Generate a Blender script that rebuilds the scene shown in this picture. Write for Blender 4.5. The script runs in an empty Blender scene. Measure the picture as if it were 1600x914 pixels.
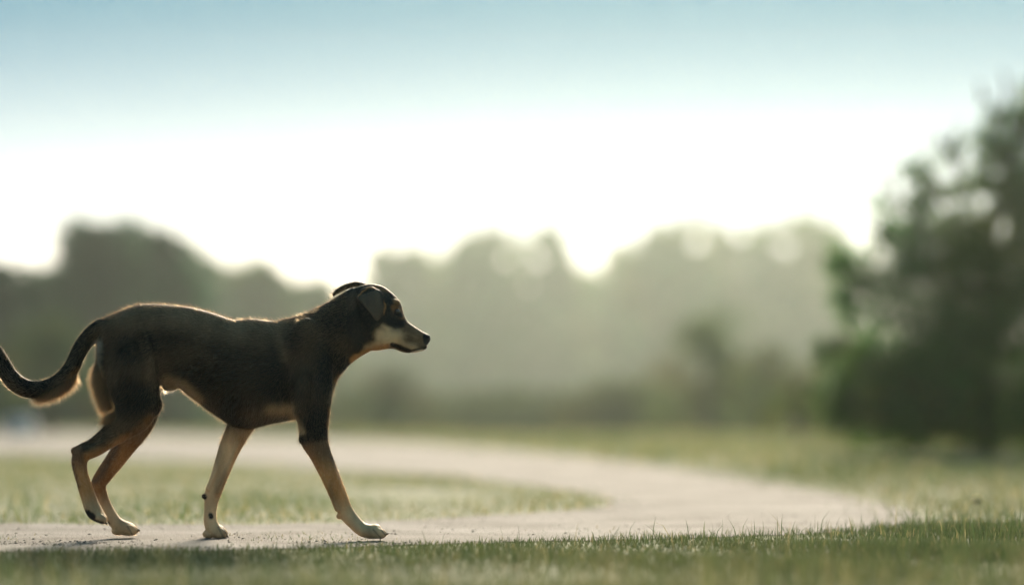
import bpy, math, random
import numpy as np
from mathutils import Vector

# ------------------------------------------------------------------ camera, sky, sun, exposure
SC = bpy.context.scene
COL = SC.collection
F = 3778.0            # focal length in photo pixels (85 mm on 36 mm, 1600 px wide)
HOR = 650.0           # horizon row
H = 0.336             # camera height
DOG = 6.6             # distance of the dog's mid plane

cam_d = bpy.data.cameras.new('camera')
cam = bpy.data.objects.new('camera', cam_d)
COL.objects.link(cam)
cam_d.sensor_width = 36.0
cam_d.lens = 85.0
cam_d.shift_y = (HOR - 457.0) / 1600.0
cam_d.clip_start = 0.05
cam_d.clip_end = 3000
cam.location = (0, 0, H)
cam.rotation_euler = (math.radians(90), 0, 0)
cam_d.dof.use_dof = True
cam_d.dof.focus_distance = DOG - 0.02
cam_d.dof.aperture_fstop = 0.92
SC.camera = cam

SUN_EL = 24.0
SUN_AZ = 6.0          # degrees right of the view axis (+Y)
world = bpy.data.worlds.new('World')
SC.world = world
world.use_nodes = True
wn, wl = world.node_tree.nodes, world.node_tree.links
wn.clear()
w_out = wn.new('ShaderNodeOutputWorld')
w_bg = wn.new('ShaderNodeBackground')
w_sky = wn.new('ShaderNodeTexSky')
w_sky.sky_type = 'NISHITA'
w_sky.sun_disc = False
w_sky.sun_elevation = math.radians(SUN_EL)
w_sky.sun_rotation = math.radians(SUN_AZ)
w_sky.altitude = 0
w_sky.air_density = 1.0
w_sky.dust_density = 1.5
w_sky.ozone_density = 2.0
# the air clears from a milky horizon to a hazy teal blue higher up, the same all round the sky
w_geo = wn.new('ShaderNodeTexCoord')
w_sep = wn.new('ShaderNodeSeparateXYZ')
w_ramp = wn.new('ShaderNodeValToRGB')       # share of milky air by the sine of the elevation
w_ramp.color_ramp.interpolation = 'B_SPLINE'
_e = w_ramp.color_ramp.elements
_e[0].position, _e[0].color = 0.0, (1, 1, 1, 1)
_e[1].position, _e[1].color = 0.172, (0, 0, 0, 1)
for _p, _v in ((0.045, .75), (0.072, .42), (0.09, .245), (0.112, .165), (0.132, .095), (0.152, .04)):
    _x = _e.new(_p)
    _x.color = (_v, _v, _v, 1)
w_mul = wn.new('ShaderNodeMix')
w_mul.data_type = 'RGBA'
w_mul.inputs[7].default_value = (0.3, 1.8, 2.9, 1)
wl.new(w_geo.outputs['Generated'], w_sep.inputs[0])
wl.new(w_sep.outputs['Z'], w_ramp.inputs[0])
w_fac = wn.new('ShaderNodeMath'); w_fac.operation = 'SUBTRACT'; w_fac.inputs[0].default_value = 1.0
wl.new(w_ramp.outputs[0], w_fac.inputs[1])
wl.new(w_fac.outputs[0], w_mul.inputs['Factor'])
w_cap = wn.new('ShaderNodeMix')
w_cap.data_type = 'RGBA'
w_cap.blend_type = 'DARKEN'
w_cap.inputs['Factor'].default_value = 1.0
w_cap.inputs[7].default_value = (26.0, 24.5, 22.5, 1)
wl.new(w_sky.outputs[0], w_cap.inputs[6])
w_milk = wn.new('ShaderNodeMix')
w_milk.data_type = 'RGBA'
w_milk.inputs['Factor'].default_value = 0.6
w_milk.inputs[7].default_value = (30.5, 27.0, 23.4, 1)
wl.new(w_cap.outputs[2], w_milk.inputs[6])
wl.new(w_milk.outputs[2], w_mul.inputs[6])
wl.new(w_mul.outputs[2], w_bg.inputs[0])
w_bg.inputs[1].default_value = 0.06
wl.new(w_bg.outputs[0], w_out.inputs[0])

sun_d = bpy.data.lights.new('sun', 'SUN')
sun = bpy.data.objects.new('sun', sun_d)
COL.objects.link(sun)
sun_d.energy = 5.0
sun_d.angle = math.radians(22)
sun_d.color = (1.0, 0.86, 0.66)
to_sun = Vector((math.sin(math.radians(SUN_AZ)) * math.cos(math.radians(SUN_EL)),
                 math.cos(math.radians(SUN_AZ)) * math.cos(math.radians(SUN_EL)),
                 math.sin(math.radians(SUN_EL))))
sun.rotation_euler = to_sun.to_track_quat('Z', 'Y').to_euler()
sun.location = (10, 60, 30)

SC.view_settings.view_transform = 'Standard'
SC.view_settings.look = 'None'
SC.view_settings.gamma = 1.0
SC.view_settings.exposure = 1.22
SC.render.engine = 'CYCLES'
SC.cycles.use_denoising = True
SC.cycles.max_bounces = 8
SC.cycles.transparent_max_bounces = 8
SC.cycles.volume_bounces = 1
SC.cycles.sample_clamp_indirect = 6.0
SC.cycles.caustics_reflective = False
SC.cycles.caustics_refractive = False

# ------------------------------------------------------------------ helpers
rng = np.random.default_rng(11)

def P(x, y, D=DOG):
    """photo pixel at distance D -> world point"""
    return np.array([(x - 800.0) / F * D, D, H - (y - HOR) / F * D])

def gpt(x, y):
    """photo pixel on flat ground -> (X, Y)"""
    D = F * H / (y - HOR)
    return ((x - 800.0) / F * D, D)

def sstep(a, b, v):
    t = np.clip((v - a) / (b - a), 0, 1)
    return t * t * (3 - 2 * t)

def mesh_obj(name, V, faces, material, parent=None, smooth=False, attrs=None):
    """V (n,3); faces: (m,k) int array or list of such arrays; attrs: dict name->(n,3) colours per vertex"""
    if not isinstance(faces, list):
        faces = [faces]
    faces = [np.asarray(f, dtype=np.int32) for f in faces if len(f)]
    me = bpy.data.meshes.new(name)
    V = np.asarray(V, dtype=np.float32)
    me.vertices.add(len(V))
    me.vertices.foreach_set('co', V.ravel())
    nl = sum(f.size for f in faces)
    nf = sum(len(f) for f in faces)
    me.loops.add(nl)
    me.polygons.add(nf)
    me.loops.foreach_set('vertex_index', np.concatenate([f.ravel() for f in faces]))
    starts, s = [], 0
    for f in faces:
        k = f.shape[1]
        starts.append(s + np.arange(len(f)) * k)
        s += f.size
    me.polygons.foreach_set('loop_start', np.concatenate(starts).astype(np.int32))
    if smooth:
        me.polygons.foreach_set('use_smooth', np.ones(nf, dtype=bool))
    for an, av in (attrs or {}).items():
        a = me.attributes.new(an, 'FLOAT_COLOR', 'POINT')
        a.data.foreach_set('color', np.concatenate([av, np.ones((len(av), 1))], axis=1).astype(np.float32).ravel())
    me.update(calc_edges=True)
    me.validate()
    o = bpy.data.objects.new(name, me)
    COL.objects.link(o)
    if material:
        me.materials.append(material)
    if parent:
        o.parent = parent
    return o

def tag(o, label=None, cat=None, group=None, kind=None):
    for k, v in (('label', label), ('category', cat), ('group', group), ('kind', kind)):
        if v:
            o[k] = v
    return o

def empty(name, loc):
    o = bpy.data.objects.new(name, None)
    COL.objects.link(o)
    o.location = loc
    return o

def seg_dist(x, y, a, b):
    ax, ay = a; bx, by = b
    dx, dy = bx - ax, by - ay
    L2 = dx * dx + dy * dy + 1e-9
    t = np.clip(((x - ax) * dx + (y - ay) * dy) / L2, 0, 1)
    return np.hypot(x - ax - t * dx, y - ay - t * dy)

def in_poly(px, py, poly):
    inside = np.zeros(len(px), dtype=bool)
    n = len(poly)
    j = n - 1
    for i in range(n):
        xi, yi = poly[i]; xj, yj = poly[j]
        c = ((yi > py) != (yj > py)) & (px < (xj - xi) * (py - yi) / (yj - yi + 1e-12) + xi)
        inside ^= c
        j = i
    return inside

def vnoise(x, y, seed=0):
    """cheap smooth 2-D noise in about -1..1"""
    r = np.random.default_rng(seed)
    s = np.zeros_like(x, dtype=float)
    for k in range(7):
        a = r.uniform(0, 2 * np.pi); fr = r.uniform(0.6, 1.9)
        s += np.sin((x * np.cos(a) + y * np.sin(a)) * fr + r.uniform(0, 6.3))
    return s / 4.0

# ------------------------------------------------------------------ materials
def new_mat(name):
    m = bpy.data.materials.new(name)
    m.use_nodes = True
    n, l = m.node_tree.nodes, m.node_tree.links
    n.clear()
    out = n.new('ShaderNodeOutputMaterial')
    return m, n, l, out

def leafy(name, attr, trans=0.45, tint=(1.25, 1.2, 0.6), gloss=0.06, rough=0.45):
    m, n, l, out = new_mat(name)
    at = n.new('ShaderNodeAttribute'); at.attribute_name = attr
    df = n.new('ShaderNodeBsdfDiffuse')
    tr = n.new('ShaderNodeBsdfTranslucent')
    mu = n.new('ShaderNodeMix'); mu.data_type = 'RGBA'; mu.blend_type = 'MULTIPLY'
    mu.inputs['Factor'].default_value = 1.0
    mu.inputs[7].default_value = (*tint, 1)
    l.new(at.outputs['Color'], mu.inputs[6])
    l.new(at.outputs['Color'], df.inputs['Color'])
    l.new(mu.outputs[2], tr.inputs['Color'])
    mx = n.new('ShaderNodeMixShader'); mx.inputs[0].default_value = trans
    l.new(df.outputs[0], mx.inputs[1]); l.new(tr.outputs[0], mx.inputs[2])
    gl = n.new('ShaderNodeBsdfGlossy'); gl.inputs['Roughness'].default_value = rough
    gl.inputs['Color'].default_value = (0.8, 0.8, 0.8, 1)
    m2 = n.new('ShaderNodeMixShader'); m2.inputs[0].default_value = gloss
    l.new(mx.outputs[0], m2.inputs[1]); l.new(gl.outputs[0], m2.inputs[2])
    l.new(m2.outputs[0], out.inputs['Surface'])
    return m

M_LEAF = leafy('leaf', 'tint', 0.42, (1.35, 1.3, 0.5), 0.02)
M_GRASS = leafy('grass_blade', 'tint', 0.45, (1.15, 1.12, 0.72), 0.04)

def noisy(name, cols, scale, detail=6, rough=0.9, bump=0.0, bump_scale=None, coord='Object'):
    m, n, l, out = new_mat(name)
    tc = n.new('ShaderNodeTexCoord')
    nz = n.new('ShaderNodeTexNoise'); nz.inputs['Scale'].default_value = scale
    nz.inputs['Detail'].default_value = detail
    nz.inputs['Roughness'].default_value = 0.65
    rp = n.new('ShaderNodeValToRGB')
    e = rp.color_ramp.elements
    e[0].position, e[0].color = 0.32, (*cols[0], 1)
    e[1].position, e[1].color = 0.68, (*cols[-1], 1)
    for i, c in enumerate(cols[1:-1]):
        x = e.new(0.32 + 0.36 * (i + 1) / (len(cols) - 1)); x.color = (*c, 1)
    b = n.new('ShaderNodeBsdfPrincipled')
    b.inputs['Roughness'].default_value = rough
    b.inputs['Specular IOR Level'].default_value = 0.2
    l.new(tc.outputs[coord], nz.inputs['Vector'])
    l.new(nz.outputs['Fac'], rp.inputs[0])
    l.new(rp.outputs[0], b.inputs['Base Color'])
    if bump:
        n2 = n.new('ShaderNodeTexNoise'); n2.inputs['Scale'].default_value = bump_scale or scale * 4
        n2.inputs['Detail'].default_value = 8
        bp = n.new('ShaderNodeBump'); bp.inputs['Strength'].default_value = bump
        bp.inputs['Distance'].default_value = 0.02
        l.new(tc.outputs[coord], n2.inputs['Vector'])
        l.new(n2.outputs['Fac'], bp.inputs['Height'])
        l.new(bp.outputs[0], b.inputs['Normal'])
    l.new(b.outputs[0], out.inputs['Surface'])
    return m

M_GROUND = noisy('meadow_soil', [(0.06, 0.075, 0.03), (0.10, 0.115, 0.045), (0.15, 0.15, 0.07)], 1.6, bump=0.8, bump_scale=20)
M_PATH = noisy('pale_gravel', [(0.12, 0.099, 0.083), (0.20, 0.176, 0.156), (0.275, 0.248, 0.225)], 2.2, bump=0.7, bump_scale=90)
M_BARK = noisy('bark', [(0.03, 0.022, 0.016), (0.08, 0.06, 0.045)], 9, bump=0.8, bump_scale=30)
M_STONE = noisy('pale_stone', [(0.42, 0.42, 0.41), (0.6, 0.6, 0.58)], 4, bump=0.5)
M_PEB = leafy('pebble', 'tint', 0.0, (1, 1, 1), 0.02)

# ------------------------------------------------------------------ ground
def crest(X):
    return np.clip(44.0 - 0.75 * X, 31, 62)

def gz(X, Y):
    d = np.clip(Y - crest(X), 0, 90)
    return -0.013 * d * sstep(0, 10, d) - 0.0025

def grid_axis(lo, hi, n, k):
    t = np.linspace(-1, 1, n)
    s = np.sinh(t * k) / np.sinh(k)
    return np.where(s < 0, -s * lo, s * hi)

gx = grid_axis(-240, 240, 121, 4.0)
gy = np.concatenate([np.linspace(-50, -2, 12), np.linspace(0, 30, 40), np.linspace(31, 110, 80), np.linspace(115, 340, 30)])
GX, GY = np.meshgrid(gx, gy)
GZ = gz(GX, GY)
nx, ny = len(gx), len(gy)
idx = np.arange(nx * ny).reshape(ny, nx)
gf = np.stack([idx[:-1, :-1], idx[:-1, 1:], idx[1:, 1:], idx[1:, :-1]], -1).reshape(-1, 4)
ground = mesh_obj('ground', np.stack([GX, GY, GZ], -1).reshape(-1, 3), gf, M_GROUND, smooth=True)
tag(ground, 'grassy meadow ground reaching to the trees', kind='structure')

# path: a hairpin, coming from far left, bending at right and running back under the dog
inner_px = [(-900, 692), (-300, 704), (0, 711), (300, 721), (600, 738), (800, 755), (900, 768), (940, 778), (952, 786),
            (935, 792), (890, 797), (800, 803), (700, 808), (600, 814), (400, 819), (200, 819), (0, 817), (-300, 815), (-900, 812)]
outer_px = [(-900, 665), (-300, 669), (0, 674), (300, 681), (600, 689), (900, 713), (1100, 738), (1290, 768), (1410, 794),
            (1440, 809), (1400, 824), (1250, 834), (1000, 842), (800, 846), (600, 852), (400, 858), (200, 861), (0, 861), (-900, 861)]
def resample(pts, n=24):
    pts = np.array([gpt(*p) for p in pts])
    out = []
    for i in range(len(pts) - 1):
        p0, p1, p2, p3 = pts[max(i - 1, 0)], pts[i], pts[i + 1], pts[min(i + 2, len(pts) - 1)]
        for t in np.linspace(0, 1, n, endpoint=False):
            lin = p1 + (p2 - p1) * t
            cr_ = 0.5 * ((2 * p1) + (-p0 + p2) * t + (2 * p0 - 5 * p1 + 4 * p2 - p3) * t * t + (-p0 + 3 * p1 - 3 * p2 + p3) * t ** 3)
            out.append(0.4 * lin + 0.6 * cr_)
    out.append(pts[-1])
    return np.array(out)
inner = resample(inner_px); outer = resample(outer_px)
wob = np.random.default_rng(3)
def wobble(a, amp):
    d = a[:, 1]
    nse = wob.normal(0, 1, len(a))
    nse = np.convolve(nse, np.ones(3) / 3, 'same') + 0.7 * np.sin(np.arange(len(a)) * 0.37) * 0.4
    a = a.copy(); a[:, 1] += nse * amp * d
    return a
inner = wobble(inner, 0.004); outer = wobble(outer, 0.003)
path_poly = np.concatenate([outer, inner[::-1]])
NC = 13
rows = [outer + (inner - outer) * t for t in np.linspace(0, 1, NC)]
PV = np.concatenate(rows)
pz = np.where(PV[:, 1] > 14, gz(PV[:, 0], PV[:, 1]) + 0.0025 + 0.0006 * (PV[:, 1] - 14), 0.0)
pn = len(outer)
pi = np.arange(NC * pn).reshape(NC, pn)
pf = np.stack([pi[:-1, :-1], pi[:-1, 1:], pi[1:, 1:], pi[1:, :-1]], -1).reshape(-1, 4)
path = mesh_obj('path', np.column_stack([PV, pz]), pf, M_PATH, smooth=True)
tag(path, 'pale gravel path bending round in a hairpin', kind='structure')

# pebbles and crumbs of soil on the near strip of path
def pebbles(n):
    octv = np.array([[1, 0, 0], [-1, 0, 0], [0, 1, 0], [0, -1, 0], [0, 0, 1], [0, 0, -1]], float)
    octf = np.array([[0, 2, 4], [2, 1, 4], [1, 3, 4], [3, 0, 4], [2, 0, 5], [1, 2, 5], [3, 1, 5], [0, 3, 5]])
    X = rng.uniform(-2.2, 1.6, n); Y = np.where(rng.random(n) < .6, rng.normal(6.3, .14, n), rng.uniform(5.4, 8.5, n))
    k = vnoise(X * 6, Y * 9, 14) > rng.normal(.1, .35, n); X, Y = X[k], Y[k]; n = len(X)
    k = in_poly(X, Y, path_poly); X, Y = X[k], Y[k]; n = len(X)
    s = 0.0010 + 0.0032 * rng.random(n) ** 5
    sc = np.stack([s * rng.uniform(.8, 1.6, n), s * rng.uniform(.8, 1.6, n), s * rng.uniform(.5, .9, n)], -1)
    V = octv[None] * sc[:, None] * rng.uniform(.75, 1.2, (n, 6, 1))
    a = rng.uniform(0, 6.3, n)
    c, si = np.cos(a)[:, None], np.sin(a)[:, None]
    V = np.stack([V[..., 0] * c - V[..., 1] * si, V[..., 0] * si + V[..., 1] * c, V[..., 2]], -1)
    V += np.stack([X, Y, s * .25], -1)[:, None]
    Fc = (octf[None] + (np.arange(n) * 6)[:, None, None]).reshape(-1, 3)
    base = np.array([[.22, .185, .15]]) * rng.uniform(.6, 1.2, (n, 1))
    return mesh_obj('pebbles', V.reshape(-1, 3), Fc, M_PEB, attrs={'tint': np.repeat(base, 6, 0)})
tag(pebbles(16000), 'small pebbles and crumbs scattered on the gravel path', kind='stuff')

# ------------------------------------------------------------------ grass
def blades(name, X, Y, Hh, W, cols, lean=0.35, base_z=None):
    n = len(X)
    a = rng.uniform(0, 2 * np.pi, n)
    side = np.stack([np.cos(a), np.sin(a), np.zeros(n)], -1) * (W / 2)[:, None]
    b = rng.uniform(0, 2 * np.pi, n)
    ln = np.abs(rng.normal(0, lean, n))
    lv = np.stack([np.cos(b), np.sin(b), np.zeros(n)], -1) * (Hh * ln)[:, None]
    up = np.stack([np.zeros(n), np.zeros(n), Hh], -1)
    z = gz(X, Y) - 0.004 if base_z is None else base_z
    p = np.stack([X, Y, z], -1)
    m = p + up * 0.55 + lv * 0.35
    t = p + up * (1 - 0.25 * np.clip(ln, 0, 1.5)[:, None]) + lv
    V = np.stack([p - side, p + side, m + side * 0.8, m - side * 0.8, t], 1).reshape(-1, 3)
    o = (np.arange(n) * 5)[:, None]
    q = o + np.array([[0, 1, 2, 3]]); tr = o + np.array([[3, 2, 4]])
    g = np.repeat(cols, 5, 0).reshape(n, 5, 3).copy()
    g[:, 4] *= 1.15
    return mesh_obj(name, V, [q, tr], M_GRASS, attrs={'tint': g.reshape(-1, 3)})

def grass_cols(n, X, Y, dry=0.25, k=1.0):
    g = np.array([0.058, 0.098, 0.046]); y = np.array([0.118, 0.135, 0.074]); d = np.array([0.27, 0.235, 0.16])
    t = np.clip(0.5 + 0.35 * vnoise(X * 2.2, Y * 1.1, 5) + rng.normal(0, .25, n), 0, 1)[:, None]
    c = g + (y - g) * t
    dr = rng.random(n) < dry * (0.5 + 0.5 * t[:, 0])
    c[dr] = d
    return c * rng.uniform(.7, 1.25, (n, 1)) * k

def frustum_pts(n, y0, y1, margin, power=1.0):
    """uniform on the ground between distances y0 and y1, over the width the lens sees plus a margin"""
    u = rng.random(n)
    Y = (y0 ** power + u * (y1 ** power - y0 ** power)) ** (1 / power)
    X = rng.uniform(-1, 1, n) * (0.235 * Y + margin)
    return X, Y

def off_path(X, Y, j=0.012):
    n = len(X)
    return ~in_poly(X + rng.normal(0, j, n) * Y, Y + rng.normal(0, j, n) * Y, path_poly)

# foreground strip
X, Y = frustum_pts(120000, 3.3, 7.4, 0.5, 1.6)
k = off_path(X, Y) & ~((Y > 6.6) & (X < 0.3)); X, Y = X[k], Y[k]
clump = np.clip(0.75 + 0.35 * vnoise(X * 5, Y * 5, 2), .25, 1.4)
right = sstep(-0.6, 1.4, X)
hh = (0.022 + 0.012 * right) * clump * rng.uniform(.6, 1.5, len(X))
tall = rng.random(len(X)) < 0.022 * right + 0.001
hh = np.where(tall, rng.uniform(.035, .08, len(X)), hh)
g = blades('foreground_grass', X, Y, hh, np.where(tall, .0022, rng.uniform(.0018, .0034, len(X))), grass_cols(len(X), X, Y, .08, .74), .4)
tag(g, 'short grass in the foreground before the path', kind='stuff')
X = rng.uniform(.25, 1.75, 420) ** 1.0; Y = rng.normal(6.45, .28, len(X))
k = rng.random(len(X)) < sstep(.1, 1.4, X); X, Y = X[k], Y[k]
g = blades('stray_grass', X, Y, rng.uniform(.04, .105, len(X)) * rng.uniform(.6, 1, len(X)), rng.uniform(.0016, .003, len(X)), grass_cols(len(X), X, Y, .3, .9), .45)
tag(g, 'taller stray blades standing above the right hand lawn', kind='stuff')
X = rng.uniform(-1.9, .6, 9000); Y = rng.uniform(5.7, 7.4, len(X))
k = vnoise(X * 4.5, Y * 7, 41) > rng.normal(.75, .3, len(X)); X, Y = X[k], Y[k]
g = blades('path_grass', X, Y, rng.uniform(.006, .02, len(X)), rng.uniform(.0016, .003, len(X)), grass_cols(len(X), X, Y, .5, 1.1), .6)
tag(g, 'thin low tufts creeping over the gravel by the paws', kind='stuff')
X, Y = frustum_pts(900, 2.9, 4.6, 0.2)
g = blades('tall_grass', X, Y, rng.uniform(.08, .17, len(X)), rng.uniform(.002, .004, len(X)), grass_cols(len(X), X, Y, .5, 1.1), .3)
tag(g, 'tall loose blades close to the lens, out of focus', kind='stuff')

# verge right of the bend, up to the right edge
X, Y = frustum_pts(60000, 6.6, 16, 0.6, 0.8)
k = off_path(X, Y) & (X > 0.9); X, Y = X[k], Y[k]
hh = rng.uniform(.02, .05, len(X)) * np.clip(0.9 + .4 * vnoise(X * 3, Y * 2, 9), .4, 1.5)
tall = (rng.random(len(X)) < .03)
hh = np.where(tall, rng.uniform(.06, .11, len(X)), hh)
g = blades('verge_grass', X, Y, hh, rng.uniform(.002, .004, len(X)), grass_cols(len(X), X, Y, .2), .4)
tag(g, 'grass verge right of the path bend', kind='stuff')

# island inside the hairpin
X, Y = frustum_pts(110000, 7.2, 24, 0.8, 0.7)
k = in_poly(X + rng.normal(0, .05, len(X)), Y + rng.normal(0, .008, len(X)) * Y, inner); X, Y = X[k], Y[k]
hh = rng.uniform(.012, .03, len(X)) * np.clip(0.9 + .5 * vnoise(X * 3, Y * 1.5, 4), .3, 1.6)
left = 1 - sstep(-1.75, -1.2, X)
tall = (rng.random(len(X)) < 0.10 * left + .004) & (Y < 9.5)
hh = np.where(tall, rng.uniform(.04, .10, len(X)), hh)
g = blades('island_grass', X, Y, hh, rng.uniform(.0022, .0045, len(X)) * (1 + (Y - 7) * .12), grass_cols(len(X), X, Y, .35, 1.3), .4)
tag(g, 'low grass on the island inside the path bend', kind='stuff')

# far meadow
X, Y = frustum_pts(90000, 9, 75, 3.0, 0.7)
k = off_path(X, Y) & ~in_poly(X, Y, inner) & ((X > 1.5) | (Y > 16)) & (Y < crest(X) + 14); X, Y = X[k], Y[k]
hh = rng.uniform(.04, .09, len(X)) * np.clip(.9 + .4 * vnoise(X, Y * .6, 8), .4, 1.5)
g = blades('meadow_grass', X, Y, hh, .004 + .0009 * (Y - 9), grass_cols(len(X), X, Y, .35, 1.25), .4)
tag(g, 'pale meadow grass beyond the path', kind='stuff')

# ------------------------------------------------------------------ trees
def tube(pts, radii, n=7):
    pts = np.asarray(pts, float); radii = np.asarray(radii, float)
    V, Fc = [], []
    for i, p in enumerate(pts):
        d = pts[min(i + 1, len(pts) - 1)] - pts[max(i - 1, 0)]
        d /= np.linalg.norm(d) + 1e-9
        a = np.cross(d, [0.31, 0.95, 0.1]); a /= np.linalg.norm(a)
        b = np.cross(d, a)
        th = np.arange(n) / n * 2 * np.pi
        V.append(p + radii[i] * (np.cos(th)[:, None] * a + np.sin(th)[:, None] * b))
    V = np.concatenate(V)
    for i in range(len(pts) - 1):
        for j in range(n):
            Fc.append((i * n + j, i * n + (j + 1) % n, (i + 1) * n + (j + 1) % n, (i + 1) * n + j))
    return V, np.array(Fc)

class Join:
    def __init__(s): s.V, s.F, s.n = [], [], 0
    def add(s, V, Fc):
        s.V.append(V); s.F.append(Fc + s.n); s.n += len(V)
    def get(s): return np.concatenate(s.V), np.concatenate(s.F)

def limb(r, a, b, r0, r1, bend=0.12, n=6):
    a, b = np.asarray(a, float), np.asarray(b, float)
    L = np.linalg.norm(b - a)
    off = r.normal(0, bend * L, 3); off[2] = abs(off[2]) * .7
    t = np.linspace(0, 1, n)[:, None]
    pts = a + (b - a) * t + off * (t * (1 - t) * 2)
    return pts, np.linspace(r0, r1, n)

def leaves(r, C, size, n_out=None):
    """rhombus leaves of given sizes centred at C, random attitude"""
    n = len(C)
    u = r.normal(0, 1, (n, 3)); u /= np.linalg.norm(u, axis=1)[:, None]
    w = r.normal(0, 1, (n, 3)); v = np.cross(u, w); v /= np.linalg.norm(v, axis=1)[:, None] + 1e-9
    s = size[:, None]
    V = np.stack([C - u * s, C + v * s * .55, C + u * s, C - v * s * .55], 1).reshape(-1, 3)
    Fc = np.arange(n * 4).reshape(n, 4)
    return V, Fc

# gaps in the crowns where the sky shows, (column, row, radius) as seen from the path
GAPS = [(790, 405, 9), (838, 404, 14), (828, 446, 7), (1090, 380, 13), (1157, 366, 13), (1165, 418, 7), (1225, 388, 15), (1130, 400, 5), (122, 366, 6), (226, 368, 6), (700, 420, 5),
        (1422, 328, 9), (1532, 315, 10), (1556, 274, 9), (1566, 356, 8), (1335, 352, 20), (1486, 272, 12), (1482, 218, 11), (1584, 205, 12), (1448, 250, 9), (1510, 240, 8), (1585, 262, 7),
        (700, 385, 5), (1050, 372, 5), (280, 385, 5)]
def lobes_tree(name, label, base, lobes, leaf, dens, col, seed, trunk_r, trunk_top, group=None, cat='tree', part='crown', twigs=0):
    """lobes: list of (x, y, z, rx, ry, rz) relative to base"""
    r = np.random.default_rng(seed)
    root = empty(name, base)
    J = Join()
    top = np.array(trunk_top, float)
    pts, rad = limb(r, (0, 0, -0.15), top, trunk_r, trunk_r * .3, .05, 9)
    rad[0] *= 1.4
    J.add(*tube(pts, rad, 9))
    C, S, T = [], [], []
    for (x, y, z, rx, ry, rz) in lobes:
        c = np.array([x, y, z])
        i = int(np.clip(np.searchsorted(pts[:, 2], z * .6), 1, len(pts) - 2))
        lp, lr = limb(r, pts[i], c, rad[i] * .6, trunk_r * .07, .1, 6)
        J.add(*tube(lp, lr, 6))
        for _ in range(5 + twigs):
            e = r.normal(0, 1, 3); e /= np.linalg.norm(e); e[2] = abs(e[2]) * .8 - .1
            q = c + e * np.array([rx, ry, rz]) * r.uniform(.75, 1.12)
            s_ = lp[r.integers(3, 6)]
            tp, tr_ = limb(r, s_, q, trunk_r * .06, trunk_r * .015, .1, 4)
            J.add(*tube(tp, tr_, 4))
        vol = (rx * ry * rz) ** (2 / 3)
        n = max(60, int(dens * vol))
        # leaves sit in small clusters spread over the lobe, mostly towards its outside
        nc = max(8, n // 26)
        e = r.normal(0, 1, (nc, 3)); e /= np.linalg.norm(e, axis=1)[:, None]
        rr = r.random((nc, 1)) ** .45 * r.uniform(.8, 1.15, (nc, 1))
        cc = c + e * rr * np.array([rx, ry, rz])
        ci = r.integers(0, nc, n)
        spread = .22 * (rx * ry * rz) ** (1 / 3)
        p = cc[ci] + r.normal(0, 1, (n, 3)) * spread
        C.append(p); S.append(leaf * r.uniform(.6, 1.35, n))
        lt = r.uniform(.7, 1.3) * np.array([1 + .9 * r.random() ** 2, 1.0 + .3 * r.random(), 1.0])[None]
        ct = r.uniform(.75, 1.3, nc)[ci][:, None] * lt
        T.append(np.array(col)[None] * ct * np.array([1.0, 1.0, 1.0]) * (1 + r.normal(0, .08, (n, 3))))
    C, S, T = np.concatenate(C), np.concatenate(S), np.concatenate(T)
    keep = np.ones(len(C), bool)
    kk = base[1] / F
    for gx_, gy_, gr in GAPS:
        gr = gr * (.95 if base[1] > 60 else 1.2)
        dx = C[:, 0] + base[0] - (gx_ - 800) * kk; dz = C[:, 2] + base[2] - H - (HOR - gy_) * kk
        keep &= np.hypot(dx, dz) > gr * kk * (1 + .25 * np.sin(3 * np.arctan2(dz, dx) + gx_))
    C, S, T = C[keep], S[keep], T[keep]
    low = C[:, 2] < 0.02
    C[low, 2] = 0.02 + r.random(low.sum()) * .2
    V, Fc = leaves(r, C, S)
    tv, tf = J.get()
    mesh_obj('trunk', tv, tf, M_BARK, root, smooth=True)
    mesh_obj(part, V, Fc, M_LEAF, root, attrs={'tint': np.repeat(np.clip(T, 0.005, 1), 4, 0)})
    tag(root, label, cat, group)
    return root

def round_tree(x, hw, top, D, label, seed, col=(.055, .075, .032), leaf=.10, dens=900, skirt=True, group='trees along the far edge of the meadow'):
    """a broad bushy tree whose crown centre, half width and top row were read off the photograph"""
    r = np.random.default_rng(seed)
    X = (x - 800) / F * D
    zb = float(gz(np.array([X]), np.array([D]))[0])
    zt = H - (top - HOR) / F * D
    W = hw / F * D
    Ht = zt - zb
    lobes = []
    n = 36
    for i in range(n):
        zz = .93 - 1.86 * (i + .5) / n
        a = i * 2.39996 + r.uniform(-.3, .3)
        q = math.sqrt(1 - zz * zz) ** .8
        s = W * r.uniform(.34, .48)
        k = r.uniform(.92, 1.04)
        lobes.append((math.cos(a) * q * W * .72 * k, math.sin(a) * q * W * .62 * k, Ht * .56 + zz * (Ht * .42 - s * .7) * k, s * 1.1, s, s * .9))
    a0 = r.uniform(0, 6.3)
    for a, dn in ((0.3, .9), (1.6, 1.6), (2.9, 1.2), (4.2, 2.0), (5.5, 1.5)):
        a += a0; s = W * r.uniform(.28, .42)
        lobes.append((math.cos(a) * W * .4, math.sin(a) * W * .35, Ht - s * dn * r.uniform(.9, 1.2), s * 1.15, s, s * .85))
    lobes.append((0, 0, Ht * .55, W * .6, W * .5, Ht * .3))
    lobes.append((0, 0, Ht * .3, W * .6, W * .5, Ht * .2))
    if skirt:
        for i in range(6):
            a = i * 1.05 + r.uniform(-.3, .3)
            lobes.append((math.cos(a) * W * .75, math.sin(a) * W * .6, Ht * .12, W * .42, W * .4, Ht * .13))
    return lobes_tree('tree', label, (X, D, zb), lobes, leaf, dens, col, seed, W * .09, (r.uniform(-.1, .1) * W, 0, Ht * .8), group)

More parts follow.
